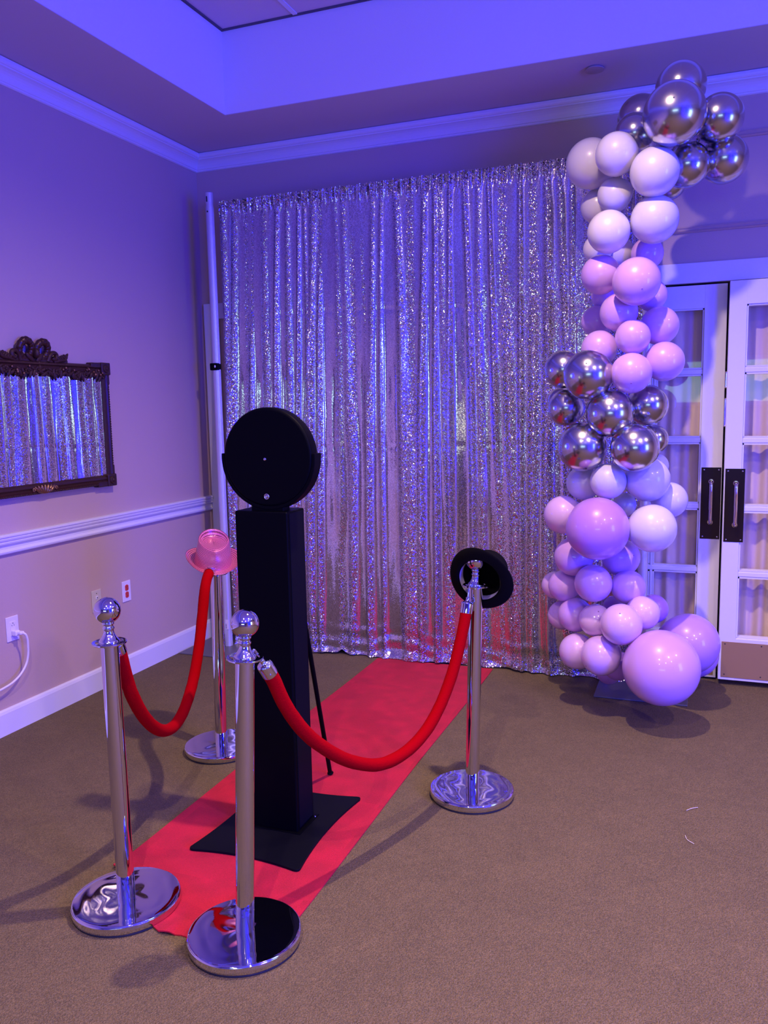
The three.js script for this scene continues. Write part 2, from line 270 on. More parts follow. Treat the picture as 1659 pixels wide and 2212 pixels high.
for (let x = CUR.x0 - 0.02, k = 0; x < CUR.x1 + 0.1; k++) {
  folds.push({ x, w: 0.014 + 0.014 * rnd(), a: 0.55 + 0.75 * rnd(), slant: (rnd() - 0.5) * 0.10 + 0.07 * (x - 1.35), bend: (rnd() - 0.5) * 0.03, ph: rnd() * 6.28, start: rnd() < 0.25 ? 2.2 - rnd() * 1.4 : 3, end: rnd() < 0.2 ? 0.3 + rnd() * 0.9 : -1 });
  x += 0.038 + 0.048 * rnd();
}
function foldField(x, y) { // [depth, crest]
  const h = CUR.top - y; let z = 0, c = 0;
  for (const f of folds) {
    const cx = f.x + f.slant * h / 2.6 + f.bend * Math.sin(h * 1.7 + f.ph), d = (x - cx) / (f.w * (0.75 + 0.3 * smooth(0, 1.6, h)));
    if (d > 3.2 || d < -3.2) continue;
    const e = Math.exp(-d * d) * f.a * smooth(f.start + 0.25, f.start - 0.25, y) * smooth(f.end - 0.2, f.end + 0.2, y); z += e; c = Math.max(c, Math.exp(-d * d * 0.8) * Math.min(1, f.a));
  }
  return [z, c];
}
{
  const nx = 620, ny = 200, W = CUR.x1 - CUR.x0, H = CUR.top, pos = [], uv = [], idx = [];
  for (let j = 0; j <= ny; j++) {
    const v = j / ny, y0 = v * H;
    for (let i = 0; i <= nx; i++) {
      const u = i / nx, x = CUR.x0 + u * W, h = H - y0, f = foldField(x, y0);
      const amp = 0.012 + 0.016 * smooth(0.05, 1.3, h);
      const gather = smooth(0.10, 0.02, h) * (0.010 * Math.sin(x * 150 + 2 * Math.sin(x * 31)) + 0.007 * Math.sin(x * 260 + x * x * 20 + h * 25));
      let z = CUR.z - 0.012 + amp * f[0] + gather + 0.012 * Math.sin(x * 9 + 0.5) * smooth(0.2, 2, h) + 0.003 * (vnoise(x * 40, y0 * 7) - 0.5);
      let y = y0, xx = x;
      const crease = Math.exp(-(((y0 - 1.98 - 0.02 * Math.sin(x * 2)) / 0.008) ** 2)) + 0.8 * Math.exp(-(((y0 - 1.26 + 0.03 * Math.sin(x * 1.3)) / 0.008) ** 2));
      z -= 0.0022 * crease;
      const hem = smooth(0.26, 0, y0); // cloth bunches where it meets the floor
      z += hem * (0.012 * Math.sin(y0 * 70 + 5 * vnoise(x * 7, 3)) * vnoise(x * 11, y0 * 20) - 0.012 * (vnoise(x * 5, 8) - 0.3)) + 0.02 * smooth(0.05, 0, y0) * (0.4 + vnoise(x * 6, 1));
      xx += hem * 0.035 * (vnoise(x * 4 + 40, y0 * 3) - 0.5) - smooth(0.9, 0, y0) * 0.05 * smooth(2.2, 2.7, x) * 0;
      y = Math.max(y0, 0.004) + hem * 0.012 * vnoise(x * 8, 55) + 0.02 * Math.exp(-(((x - 0.985) / 0.02) ** 2)) * smooth(0.1, 0, y0);
      z = Math.min(z, 0.222);
      pos.push(xx, y, z); uv.push(u, v);
    }
  }
  for (let j = 0; j < ny; j++) for (let i = 0; i < nx; i++) { const a = j * (nx + 1) + i, b = a + 1, c = a + nx + 1, d = c + 1; idx.push(a, b, d, a, d, c); }
  const g = new THREE.BufferGeometry(); g.setAttribute('position', new THREE.Float32BufferAttribute(pos, 3)); g.setAttribute('uv', new THREE.Float32BufferAttribute(uv, 2)); g.setIndex(idx); g.computeVertexNormals();
  // sequins: small round facets, each tilted by its own amount; they lie flat in the valleys and fan out on the crests
  const n = 2048, cx = 3, cy = 3;
  const SW = 512, SH = 256, sp = new Float32Array(SW * SH);
  for (let j = 0; j < SH; j++) for (let i = 0; i < SW; i++) {
    const x = CUR.x0 + (i + 0.5) / SW * W, y = (j + 0.5) / SH * H, c = foldField(x, y)[1];
    const patch = vnoise(x * 6 + 3, y * 1.1) * 0.6 + vnoise(x * 17, y * 2.3 + 9) * 0.4;
    sp[j * SW + i] = 0.03 + 0.25 * smooth(0.20, 0.70, c) * smooth(0.20, 0.46, patch + 0.06) + 0.10 * smooth(0.22, 0.05, y) + 0.20 * smooth(H - 0.1, H - 0.03, y) + 0.17 * smooth(1.5, 2.3, x) * smooth(2.4, 1.8, y) * smooth(0.35, 0.6, patch);
  }
  const nd = new Uint8Array(n * n * 4), cd = new Uint8Array(n * n * 4);
  for (let j = 0; j < n; j++) {
    const r = Math.floor(j / cy), sj = Math.min(SH - 1, Math.floor(j / n * SH));
    for (let i = 0; i < n; i++) {
      const off = (r & 1), c = Math.floor((i + off) / cx), k = 4 * (j * n + i), s = sp[sj * SW + Math.min(SW - 1, Math.floor(i / n * SW))];
      const a = hash2(c, r), b = hash2(c + 5000, r), e = hash2(c, r + 9000), m = s * Math.sqrt(-2 * Math.log(Math.max(a, 1e-4))), q2 = b * 6.2832;
      const tx = clamp(m * Math.cos(q2), -0.7, 0.7), ty = clamp(0.65 * m * Math.sin(q2), -0.7, 0.7), tz = Math.sqrt(Math.max(0.05, 1 - tx * tx - ty * ty));
      nd[k] = (tx * 0.5 + 0.5) * 255; nd[k + 1] = (ty * 0.5 + 0.5) * 255; nd[k + 2] = (tz * 0.5 + 0.5) * 255; nd[k + 3] = 255;
      const gap = (j % cy === 0 && (i + off) % cx === 0) ? 0.6 : 1, v = (0.80 + 0.2 * e) * (1 - (1 - gap) * clamp(s * 5));
      cd[k] = 250 * v; cd[k + 1] = 246 * v; cd[k + 2] = 248 * v; cd[k + 3] = 255;
    }
  }
  const nt = new THREE.DataTexture(nd, n, n), ct = new THREE.DataTexture(cd, n, n);
  for (const t of [nt, ct]) { t.magFilter = THREE.NearestFilter; t.minFilter = THREE.LinearMipmapLinearFilter; t.generateMipmaps = true; t.needsUpdate = true; }
  ct.colorSpace = THREE.SRGBColorSpace;
  const sequin = std({ color: rgb(0.93, 0.89, 0.89), map: ct, normalMap: nt, metalness: 0.94, roughness: 0.15, side: THREE.DoubleSide });
  single('sequin_curtain', g, sequin, 'silver sequin backdrop curtain hanging in loose folds down to the floor', 'curtain');
}

// ---------- stanchions ----------
function makeStanchion(name, label) {
  const t = thing(name, label, 'stanchion', [0, 0, 0], 0, 'chrome rope stanchions round the red carpet');
  part('base', lathe([[0, 0.004], [0.150, 0.004], [0.155, 0.007], [0.157, 0.013], [0.157, 0.026], [0.155, 0.031], [0.150, 0.0335], [0.10, 0.034], [0, 0.0345]], 96), chromePlate, t).userData.label = 'round mirror finish base';
  part('base_rim', lathe([[0.149, 0.0], [0.153, 0.0], [0.153, 0.005], [0.149, 0.005]], 64), darkHole, t);
  part('sleeve', lathe([[0.0256, 0.034], [0.0257, 0.06], [0.0257, 0.128], [0.0254, 0.1285]], 40), chrome, t);
  part('pole', lathe([[0.0254, 0.128], [0.0254, 0.792], [0.0260, 0.794], [0.0260, 0.800], [0.02, 0.801]], 40), chrome, t);
  const s = new THREE.Shape(); s.absarc(0, 0, 0.0475, 0, Math.PI * 2);
  for (let k = 0; k < 4; k++) { const a0 = k * Math.PI / 2 + 0.32, a1 = (k + 1) * Math.PI / 2 - 0.32, h = new THREE.Path(); h.absarc(0, 0, 0.039, a0, a1, false); h.absarc(0, 0, 0.029, a1, a0, true); h.closePath(); s.holes.push(h); }
  const fl = new THREE.ExtrudeGeometry(s, { depth: 0.003, bevelEnabled: true, bevelThickness: 0.0012, bevelSize: 0.0012, bevelSegments: 3, curveSegments: 20 }); fl.rotateX(-Math.PI / 2); fl.translate(0, 0.802, 0);
  part('flange', fl, chrome, t);
  const f = part('finial', lathe([[0.029, 0.806], [0.029, 0.809], [0.026, 0.813], [0.021, 0.819], [0.0165, 0.828], [0.0145, 0.836], [0.0142, 0.841], [0.0165, 0.843], [0.0168, 0.847], [0.014, 0.850], [0.0135, 0.855], [0.0165, 0.857], [0.0170, 0.861], [0.012, 0.866]], 40), chrome, t);
  part('ball', new THREE.SphereGeometry(0.0375, 48, 32).translate(0, 0.8965, 0), chrome, f);
  return t;
}
const right = new THREE.Vector3(0.933, 0, -0.36);
function lean(o, d) { o.quaternion.setFromAxisAngle(new THREE.Vector3(-right.z, 0, right.x).negate().normalize(), 0); const up = new THREE.Vector3(0, 1, 0).addScaledVector(right, d / 0.85).normalize(); o.children.forEach(c => { if (!/^base/.test(c.name)) { c.quaternion.setFromUnitVectors(new THREE.Vector3(0, 1, 0), up); } }); }
const post = makeStanchion('stanchion', 'chrome rope stanchion nearest the camera, standing on the front edge of the red carpet');
const postSpots = [
  [1.803, 2.715, 0.034, null],
  [1.388, 2.690, -0.004, 'chrome rope stanchion at the left front, before the wall outlets'],
  [1.045, 1.620, 0.010, 'chrome rope stanchion farther back on the left, capped by the pink hat'],
  [2.173, 1.682, 0.020, 'chrome rope stanchion on the right, with the black hat hung on its ball'],
];
const posts = postSpots.map(([x, z, d, label]) => {
  let o = post; if (label) { o = post.clone(); o.name = numbered('stanchion'); o.userData = { ...post.userData, label }; scene.add(o); }
  o.position.set(x, 0, z); lean(o, d); if (/pink/.test(o.userData.label)) o.scale.y = 0.965; return o;
});
const flangeAt = (i) => new THREE.Vector3(postSpots[i][0], 0, postSpots[i][1]).addScaledVector(right, postSpots[i][2]);
function ropeThing(label, A, B, pts, capA, capB) {
  const t = thing('velvet_rope', label, 'rope', [0, 0, 0], 0, 'red velvet ropes');
  const P = pts.map(([s, y]) => new THREE.Vector3(mix(A.x, B.x, s), y, mix(A.z, B.z, s)));
  const curve = new THREE.CatmullRomCurve3(P, false, 'centripetal'), L = curve.getLength();
  const sub = (a, b, n) => new THREE.CatmullRomCurve3(Array.from({ length: n }, (_, i) => curve.getPointAt(clamp(mix(a, b, i / (n - 1))))));
  const r = 0.0205, g = new THREE.TubeGeometry(sub(capA / L, 1 - capB / L, 40), 140, r, 20), p = g.attributes.position, nn = g.attributes.normal;
  for (let i = 0; i < p.count; i++) { const k = 0.0011 * (vnoise(i * 0.013 + 3, p.getY(i) * 60) - 0.5); p.setXYZ(i, p.getX(i) + nn.getX(i) * k, p.getY(i) + nn.getY(i) * k, p.getZ(i) + nn.getZ(i) * k); }
  const u = g.attributes.uv; for (let i = 0; i < u.count; i++) u.setXY(i, u.getX(i) * L, u.getY(i) * 0.13);
  part('rope', g, velvet, t);
  const ends = [[0, capA / L, 1], [1, 1 - capB / L, -1]];
  for (const [e, c, dir] of ends) {
    const q0 = curve.getPointAt(c), q1 = curve.getPointAt(clamp(c - dir * 0.045 / L)), ax = q1.clone().sub(q0).normalize();
    const cap = lathe([[0.0212, -0.008], [0.0218, -0.006], [0.0218, 0.026], [0.020, 0.031], [0.014, 0.035], [0.008, 0.036], [0.006, 0.044], [0.0075, 0.047], [0.006, 0.051], [0, 0.052]], 28);
    const o = part('end_cap', cap, chrome, t); o.position.copy(q0); o.quaternion.setFromUnitVectors(new THREE.Vector3(0, 1, 0), ax);
    part('rivet', new THREE.SphereGeometry(0.003, 10, 8).translate(0.0145, 0.006, 0.0163), chrome, o);
    const end = P[e ? P.length - 1 : 0], from = q0.clone().addScaledVector(ax, 0.048);
    const hook = new THREE.TubeGeometry(new THREE.CatmullRomCurve3([from, from.clone().lerp(end, 0.5).add(new THREE.Vector3(0, 0.004, 0)), end.clone(), end.clone().add(new THREE.Vector3(0, 0.012, 0)).lerp(e ? B.clone().setY(end.y + 0.012) : A.clone().setY(end.y + 0.012), 0.25), end.clone().lerp(e ? B.clone().setY(end.y) : A.clone().setY(end.y), 0.35).add(new THREE.Vector3(0, -0.006, 0))]), 30, 0.0032, 10);
    part('snap_hook', hook, chrome, t);
  }
  return t;
}
ropeThing('red velvet rope from the nearest stanchion to the one with the black hat', flangeAt(0), flangeAt(3),
  [[0.036, 0.806], [0.060, 0.766], [0.086, 0.718], [0.117, 0.646], [0.16, 0.572], [0.208, 0.510], [0.259, 0.459], [0.331, 0.399], [0.407, 0.352], [0.477, 0.322], [0.552, 0.310], [0.642, 0.321], [0.725, 0.359], [0.801, 0.429], [0.866, 0.527], [0.921, 0.657], [0.945, 0.735], [0.953, 0.775], [0.960, 0.803]], 0.075, 0.085);
ropeThing('red velvet rope from the left front stanchion to the one under the pink hat', flangeAt(1), flangeAt(2),
  [[0.034, 0.804], [0.052, 0.776], [0.080, 0.700], [0.116, 0.616], [0.171, 0.533], [0.242, 0.456], [0.330, 0.392], [0.400, 0.363], [0.470, 0.353], [0.559, 0.372], [0.661, 0.438], [0.742, 0.538], [0.806, 0.660], [0.850, 0.750], [0.895, 0.792], [0.930, 0.797]], 0.05, 0.02);

// ---------- photo booth ----------
{
  const t = thing('photo_booth', 'tall black photo booth kiosk with a round head, standing on the red carpet', 'photo booth', [1.592, 0.005, 2.115]);
  const s = new THREE.Shape(), c = [[-0.205, -0.26], [0.205, -0.26], [0.205, 0.262], [-0.205, 0.262]], rr = 0.022;
  // plate outline with sides that bow inwards and rounded corners
  const bow = [[0, -0.215], [0.165, 0], [0, 0.222], [-0.165, 0]];
  for (let k = 0; k < 4; k++) {
    const a = new THREE.Vector2(...c[k]), b = new THREE.Vector2(...c[(k + 1) % 4]), m = new THREE.Vector2(...bow[k]), d1 = m.clone().sub(a).normalize(), d2 = m.clone().sub(b).normalize();
    const p0 = a.clone().addScaledVector(d1, rr), p1 = b.clone().addScaledVector(d2, rr);
    k ? s.lineTo(p0.x, p0.y) : s.moveTo(p0.x, p0.y);
    s.quadraticCurveTo(m.x * 0.98, m.y * 0.98, p1.x, p1.y);
    const nx = new THREE.Vector2(...bow[(k + 1) % 4]).sub(b).normalize(), p2 = b.clone().addScaledVector(nx, rr); s.quadraticCurveTo(b.x, b.y, p2.x, p2.y);
  }
  const bg = new THREE.ExtrudeGeometry(s, { depth: 0.005, bevelEnabled: true, bevelThickness: 0.0015, bevelSize: 0.0015, bevelSegments: 2, curveSegments: 16 }); bg.rotateX(Math.PI / 2); bg.translate(0, 0.0075, 0);
  part('base_plate', bg, blackSide, t);
  const col = part('column', rbox(-0.098, 0.098, 0.008, 1.115, -0.072, 0.055, 0.006, 3), blackCoat, t);
  part('side_panel', rbox(0.096, 0.1005, 0.02, 1.108, -0.060, 0.040, 0.0015), blackSide, col);
  part('side_panel', rbox(-0.1005, -0.096, 0.02, 1.108, -0.060, 0.040, 0.0015), blackSide, col);
  part('foot_flange', rbox(-0.112, 0.112, 0.008, 0.012, -0.085, 0.066, 0.0015), blackCoat, col);
  part('flange_bolt', new THREE.SphereGeometry(0.004, 10, 8).translate(0.108, 0.013, -0.06), chrome, col);
  const hy = 1.292, hx = 0.022;
  const head = part('head', (() => { const g = lathe([[0, -0.026], [0.150, -0.026], [0.159, -0.024], [0.163, -0.018], [0.163, 0.018], [0.160, 0.024], [0.152, 0.027], [0, 0.0275]], 96); g.rotateX(Math.PI / 2); g.translate(hx, hy, 0.012); return g; })(), blackCoat, t);
  { const a = new THREE.Shape(); a.absarc(0, 0, 0.171, Math.PI - 0.06, 2 * Math.PI + 0.06, false); a.absarc(0, 0, 0.1638, 2 * Math.PI + 0.06, Math.PI - 0.06, true); a.closePath();
    const g = new THREE.ExtrudeGeometry(a, { depth: 0.046, bevelEnabled: true, bevelThickness: 0.002, bevelSize: 0.002, bevelSegments: 2, curveSegments: 64 }); g.translate(hx, hy, -0.012); part('cradle', g, blackCoat, t); }
  part('neck_block', rbox(-0.045, 0.075, 1.10, 1.145, -0.012, 0.034, 0.004), blackCoat, t);
  part('screw', new THREE.SphereGeometry(0.0052, 14, 10).scale(1, 1, 0.5).translate(0.016, hy - 0.006, 0.040), chrome, head);
  const bt = part('power_button', (() => { const g = lathe([[0.0062, 0], [0.0100, 0], [0.0100, 0.003], [0.0088, 0.0042], [0.0070, 0.003], [0.0062, 0.001]], 28); g.rotateX(Math.PI / 2); g.translate(0.019, hy - 0.129, 0.0395); return g; })(), chrome, head);
  part('button_cap', (() => { const g = lathe([[0, 0.0025], [0.0052, 0.0022], [0.0058, 0]], 20); g.rotateX(Math.PI / 2); g.translate(0.019, hy - 0.129, 0.0395); return g; })(), chrome, head);
  part('lit_screen', rbox(hx - 0.07, hx + 0.07, hy - 0.10, hy + 0.09, -0.018, -0.0145, 0.001), std({ color: 0x000000, emissive: rgb(1, 0.97, 0.86), emissiveIntensity: 1.6 }), head);
  part('support_leg', tube([[0.092, 0.72, -0.060], [0.049, 0.364, -0.235], [0.006, 0.008, -0.41]], 0.0085, 40, 12), blackCoat, t);
  part('leg_foot', new THREE.SphereGeometry(0.012, 16, 10).scale(1, 0.6, 1.2).translate(0.006, 0.0075, -0.412), blackCoat, t);
}
areaLight(rgb(1, 0.97, 0.86), 1.2, 0.14, 0.19, [1.614, 1.29, 2.094], [1.614, 1.29, 0]);

// ---------- hats ----------
function hatGeometry({ rx, rz, h, taper, dent, pinch, brim, curl, round, t = 0.003 }) {
  // closed shell: inner crown -> outer crown -> brim top -> brim underside
  const rings = [], N = 72;
  const crown = (s, th, off) => { // s 0 at brim line, 1 at the top centre
    const cw = Math.cos(th), sw = Math.sin(th);
    let r, y; if (s < 0.62) { const k = s / 0.62; r = 1 - (1 - taper) * k; y = h * k * (round ? 0.72 : 0.90); } else { const k = (s - 0.62) / 0.38, a = k * Math.PI / 2; r = taper * Math.cos(a * 0.999) ** (round ? 0.9 : 0.55); y = h * ((round ? 0.72 : 0.90) + (round ? 0.28 : 0.10) * Math.sin(a)); }
    const top = smooth(0.60, 0.95, s); if (dent) { y -= dent * smooth(0.66, 0.92, s); r *= 1 - pinch * Math.max(0, cw) * Math.abs(sw) * smooth(0.25, 0.7, s); y -= 0.022 * smooth(0.15, 0.62, s) * cw * (1 - smooth(0.66, 0.9, s)); }
    return [(rx - off) * r * sw, y - off * top, (rz - off) * r * cw];
  };
  const br = (s, th, low) => { const cw = Math.cos(th), sw = Math.sin(th), w = brim * s; const lift = curl * s * s * (0.35 + 0.65 * (sw * sw)) - (round ? 0 : 0.35 * curl * s * s * Math.max(0, cw)); const n = Math.hypot(sw, cw); return [(rx + w) * sw / n, lift - (low ? t : 0) + (s > 0.9 ? 0.001 : 0), (rz + w) * cw / n]; };
  const ns = 26, nb = 8;
  for (let k = ns; k >= 0; k--) rings.push(th => crown(k / ns, th, t));
  for (let k = 0; k <= nb; k++) rings.push(th => br(k / nb, th, true));
  for (let k = nb; k >= 0; k--) rings.push(th => br(k / nb, th, false));
  for (let k = 0; k <= ns; k++) rings.push(th => crown(k / ns, th, 0));
  const pos = [], uv = [], idx = []; let arc = 0, prev = null;
  rings.forEach((f, j) => { const ref = f(0.8); if (prev) arc += Math.hypot(ref[0] - prev[0], ref[1] - prev[1], ref[2] - prev[2]); prev = ref; for (let i = 0; i <= N; i++) { const th = i / N * Math.PI * 2, p = f(th); pos.push(...p); uv.push(i / N * 0.48, arc); } });
  for (let j = 0; j < rings.length - 1; j++) for (let i = 0; i < N; i++) { const a = j * (N + 1) + i, b = a + 1, c = a + N + 1, d = c + 1; idx.push(a, c, b, b, c, d); }
  const g = new THREE.BufferGeometry(); g.setAttribute('position', new THREE.Float32BufferAttribute(pos, 3)); g.setAttribute('uv', new THREE.Float32BufferAttribute(uv, 2)); g.setIndex(idx); g.computeVertexNormals(); return g;
}
const dots = noiseTexture(64, (i, j) => { const u = i / 64 * 2, v = j / 64 * 2, r = Math.floor(v), x = (u + (r & 1) * 0.5) % 1 - 0.5, y = v % 1 - 0.5, d = Math.hypot(x, y); const k = smooth(0.45, 0.38, d); return [mix(0.46, 0.98, k), mix(0.09, 0.52, k), mix(0.24, 0.70, k)]; });
const dotBump = noiseTexture(64, (i, j) => { const u = i / 64 * 2, v = j / 64 * 2, r = Math.floor(v), x = (u + (r & 1) * 0.5) % 1 - 0.5, y = v % 1 - 0.5, k = smooth(0.48, 0.38, Math.hypot(x, y)); return [k, k, k]; }, false);
for (const t of [dots, dotBump]) t.repeat.set(84, 84);
const pinkSequin = phy({ map: dots, bumpMap: dotBump, bumpScale: 0.0012, roughness: 0.34, metalness: 0.35, clearcoat: 0.5, clearcoatRoughness: 0.2 });
{
  const t = thing('pink_hat', 'pink sequin fedora hat sitting on top of the back left stanchion', 'hat');
  part('hat_body', hatGeometry({ rx: 0.078, rz: 0.092, h: 0.105, taper: 0.82, dent: 0.018, pinch: 0.20, brim: 0.036, curl: 0.030, round: false }), pinkSequin, t);
  const f = flangeAt(2); t.position.set(f.x - 0.014, 0.824, f.z - 0.004); t.rotation.order = 'YXZ'; t.rotation.set(0.27, 0.66, -0.05);
}
{
  const t = thing('black_hat', 'black felt bowler hat hung on the right stanchion, its hollow facing out', 'hat');
  const body = part('hat_body', hatGeometry({ rx: 0.084, rz: 0.104, h: 0.110, taper: 0.86, dent: 0, pinch: 0, brim: 0.040, curl: 0.022, round: true }), felt, t);
  const band = []; { const N = 72, pos = [], idx = []; for (let i = 0; i <= N; i++) { const th = i / N * 6.2832; for (const y of [0.004, 0.030]) { const r = 1 - 0.06 * y / 0.1; pos.push((0.084 - 0.006) * r * Math.sin(th), y, (0.104 - 0.006) * r * Math.cos(th)); } } for (let i = 0; i < N; i++) { const a = 2 * i; idx.push(a, a + 1, a + 2, a + 1, a + 3, a + 2); } const g = new THREE.BufferGeometry(); g.setAttribute('position', new THREE.Float32BufferAttribute(pos, 3)); g.setAttribute('uv', new THREE.Float32BufferAttribute(new Float32Array(pos.length / 3 * 2), 2)); g.setIndex(idx); g.computeVertexNormals(); part('sweatband', g, std({ color: rgb(0.62, 0.56, 0.62), roughness: 0.5, side: THREE.DoubleSide }), t).userData.label = 'white sweatband'; }
  const f = flangeAt(3), axis = new THREE.Vector3(0.26, 0.42, -0.87).normalize();
  t.quaternion.setFromUnitVectors(new THREE.Vector3(0, 1, 0), axis).multiply(new THREE.Quaternion().setFromAxisAngle(new THREE.Vector3(0, 1, 0), 0.45));
  t.position.set(f.x + 0.012, 0.822, f.z + 0.006);
}

// ---------- mirror ----------
{
  const t = thing('wall_mirror', 'wide wall mirror in a dark carved bronze frame with a ribbon bow crest', 'mirror', [0, 0, 1.478]);
  const y0 = 1.082, y1 = 1.700, hw = 0.503, fr = 0.052;
  const gl = new THREE.BoxGeometry(0.006, y1 - y0 - 2 * fr + 0.02, 2 * (hw - fr) + 0.02); gl.translate(0.024, (y0 + y1) / 2, 0); part('mirror_glass', gl, mirrorGlass, t);
  part('backing_board', rbox(0.001, 0.020, y0 + 0.01, y1 - 0.01, -hw + 0.01, hw - 0.01, 0.003), bronze, t);
  const prof = [[0.002, 0], [0.030, 0], [0.038, 0.006], [0.040, 0.014], [0.034, 0.020], [0.038, 0.028], [0.036, 0.038], [0.028, 0.044], [0.026, 0.052], [0.002, 0.052]];
  const railGeo = len => { const s = new THREE.Shape(prof.map(p => new THREE.Vector2(p[0], p[1]))); const g = new THREE.ExtrudeGeometry(s, { depth: len, bevelEnabled: false }); g.translate(0, 0, -len / 2); return metric(g); };
  const bottom = part('frame_rail', railGeo(2 * hw), bronze, t); bottom.position.set(0, y0, 0);
  const topR = part('frame_rail', railGeo(2 * hw), bronze, t); topR.position.set(0, y1, 0); topR.rotation.x = Math.PI;
  for (const s of [-1, 1]) { const o = part('frame_rail', railGeo(y1 - y0), bronze, t); o.rotation.x = s > 0 ? -Math.PI / 2 : Math.PI / 2; o.position.set(0, (y0 + y1) / 2, s * hw); }
  // twisted bead along the outer edge
  const beads = []; for (const s of [-1, 1]) for (let k = 0; k < 46; k++) { const g = new THREE.SphereGeometry(0.0062, 8, 6); g.scale(1, 1.2, 0.9); g.rotateX(0.5); g.translate(0.034, y0 + 0.02 + k * 0.0128, s * (hw - 0.002)); beads.push(g); }
  for (let k = 0; k < 76; k++) { const g = new THREE.SphereGeometry(0.0062, 8, 6); g.scale(1, 0.9, 1.2); g.translate(0.034, y0 + 0.002, -hw + 0.02 + k * 0.0128); beads.push(g); }
  part('bead_edge', join(beads), bronze, t);
  for (const [sy, sz] of [[-1, -1], [-1, 1], [1, -1], [1, 1]]) {
    const cy = sy < 0 ? y0 : y1, cz = sz * hw, g = [];
    g.push(rbox(0.002, 0.046, cy - (sy < 0 ? 0.012 : 0.052), cy + (sy < 0 ? 0.052 : 0.012), cz - (sz > 0 ? 0.056 : 0.012), cz + (sz > 0 ? 0.012 : 0.056), 0.006));
    g.push(rbox(0.002, 0.040, cy - (sy < 0 ? 0.012 : 0.018), cy + (sy < 0 ? 0.018 : 0.010), cz - (sz > 0 ? 0.125 : 0), cz + (sz > 0 ? 0 : 0.125), 0.006));
    g.push(rbox(0.002, 0.040, cy - (sy < 0 ? 0 : 0.10), cy + (sy < 0 ? 0.10 : 0), cz - (sz > 0 ? 0.018 : 0.008), cz + (sz > 0 ? 0.008 : 0.018), 0.006));
    const rosette = lathe([[0, 0.010], [0.008, 0.009], [0.010, 0.004], [0.017, 0.008], [0.021, 0.004], [0.022, 0]], 20); rosette.rotateZ(-Math.PI / 2); rosette.translate(0.046, cy + (sy < 0 ? 0.02 : -0.02), cz - sz * 0.022); g.push(rosette);
    part('corner_block', join(g), bronze, t);
  }
  // floral swag of small blossoms and leaves hanging below the top rail
  const leaf = (y, z, a, l, w, x = 0.036) => { const g = new THREE.SphereGeometry(1, 12, 8); g.scale(0.008, l / 2, w / 2); g.rotateX(a); g.translate(x, y, z); return g; };
  const blossom = (y, z, r, x = 0.038) => { const g = []; for (let k = 0; k < 6; k++) { const a = k / 6 * 6.2832; const p = new THREE.SphereGeometry(r * 0.45, 8, 6); p.scale(0.7, 1, 1); p.translate(x, y + Math.cos(a) * r * 0.6, z + Math.sin(a) * r * 0.6); g.push(p); } g.push(new THREE.SphereGeometry(r * 0.36, 8, 6).translate(x + 0.006, y, z)); return g; };
  const swag = []; for (let k = 0; k < 44; k++) {
    const s = (k + 0.5) / 44 * 2 - 1, z = s * (hw - 0.03), sag = 0.016 * Math.abs(Math.sin(s * Math.PI * 2.5)), yy = y1 - 0.040 - sag + (rnd() - 0.5) * 0.014;
    if (k % 3 === 0) swag.push(...blossom(yy, z, 0.015 + 0.006 * rnd())); else { swag.push(leaf(yy - 0.006, z, (rnd() - 0.5) * 2.4, 0.040 + 0.014 * rnd(), 0.018)); swag.push(leaf(yy + 0.012, z + 0.006, (rnd() - 0.5) * 2.4, 0.034, 0.016)); }
  }
  const sw = part('flower_swag', join(swag), bronze, t);
  const glints = []; for (let k = 0; k < 26; k++) { const s = rnd() * 2 - 1; glints.push(new THREE.SphereGeometry(0.005 + 0.003 * rnd(), 8, 6).translate(0.047, y1 - 0.045 + (rnd() - 0.5) * 0.04, s * (hw - 0.03))); }
  part('gilt_highlight', join(glints), bronzeBright, sw);
  // crest: two fluted ribbon loops, a knot, and scrolls running out to leaf tips
  const ribbon = (cy, cz, ry, rz, tilt, w, r0) => {
    const N = 60, M = 10, pos = [], idx = [];
    for (let i = 0; i <= N; i++) { const a = i / N * 6.2832, flute = 1 + 0.07 * Math.sin(a * 13); for (let j = 0; j <= M; j++) { const b = j / M * 6.2832, rr = 1 + (w / ry) * 0.5 * Math.cos(b) * flute, yy = Math.cos(a) * ry * rr, zz = Math.sin(a) * rz * rr; pos.push(0.030 + r0 * Math.sin(b) * flute + 0.010 * Math.cos(a * 1 + tilt), cy + yy * Math.cos(tilt) - zz * Math.sin(tilt), cz + yy * Math.sin(tilt) + zz * Math.cos(tilt)); } }
    for (let i = 0; i < N; i++) for (let j = 0; j < M; j++) { const a = i * (M + 1) + j, b = a + 1, c = a + M + 1, d = c + 1; idx.push(a, b, c, b, d, c); }
    const g = new THREE.BufferGeometry(); g.setAttribute('position', new THREE.Float32BufferAttribute(pos, 3)); g.setAttribute('uv', new THREE.Float32BufferAttribute(new Float32Array(pos.length / 3 * 2), 2)); g.setIndex(idx); g.computeVertexNormals(); return g;
  };
  const bow = part('ribbon_bow', join([ribbon(1.752, 0.050, 0.040, 0.036, 0.35, 0.036, 0.016), ribbon(1.752, -0.052, 0.038, 0.036, -0.45, 0.036, 0.016)]), bronze, t);
  part('bow_knot', join([new THREE.SphereGeometry(0.020, 18, 12).scale(1.1, 1.2, 0.8).translate(0.042, 1.735, 0), leaf(1.715, 0.03, 0.9, 0.06, 0.026, 0.036), leaf(1.715, -0.03, -0.9, 0.06, 0.026, 0.036)]), bronze, bow);
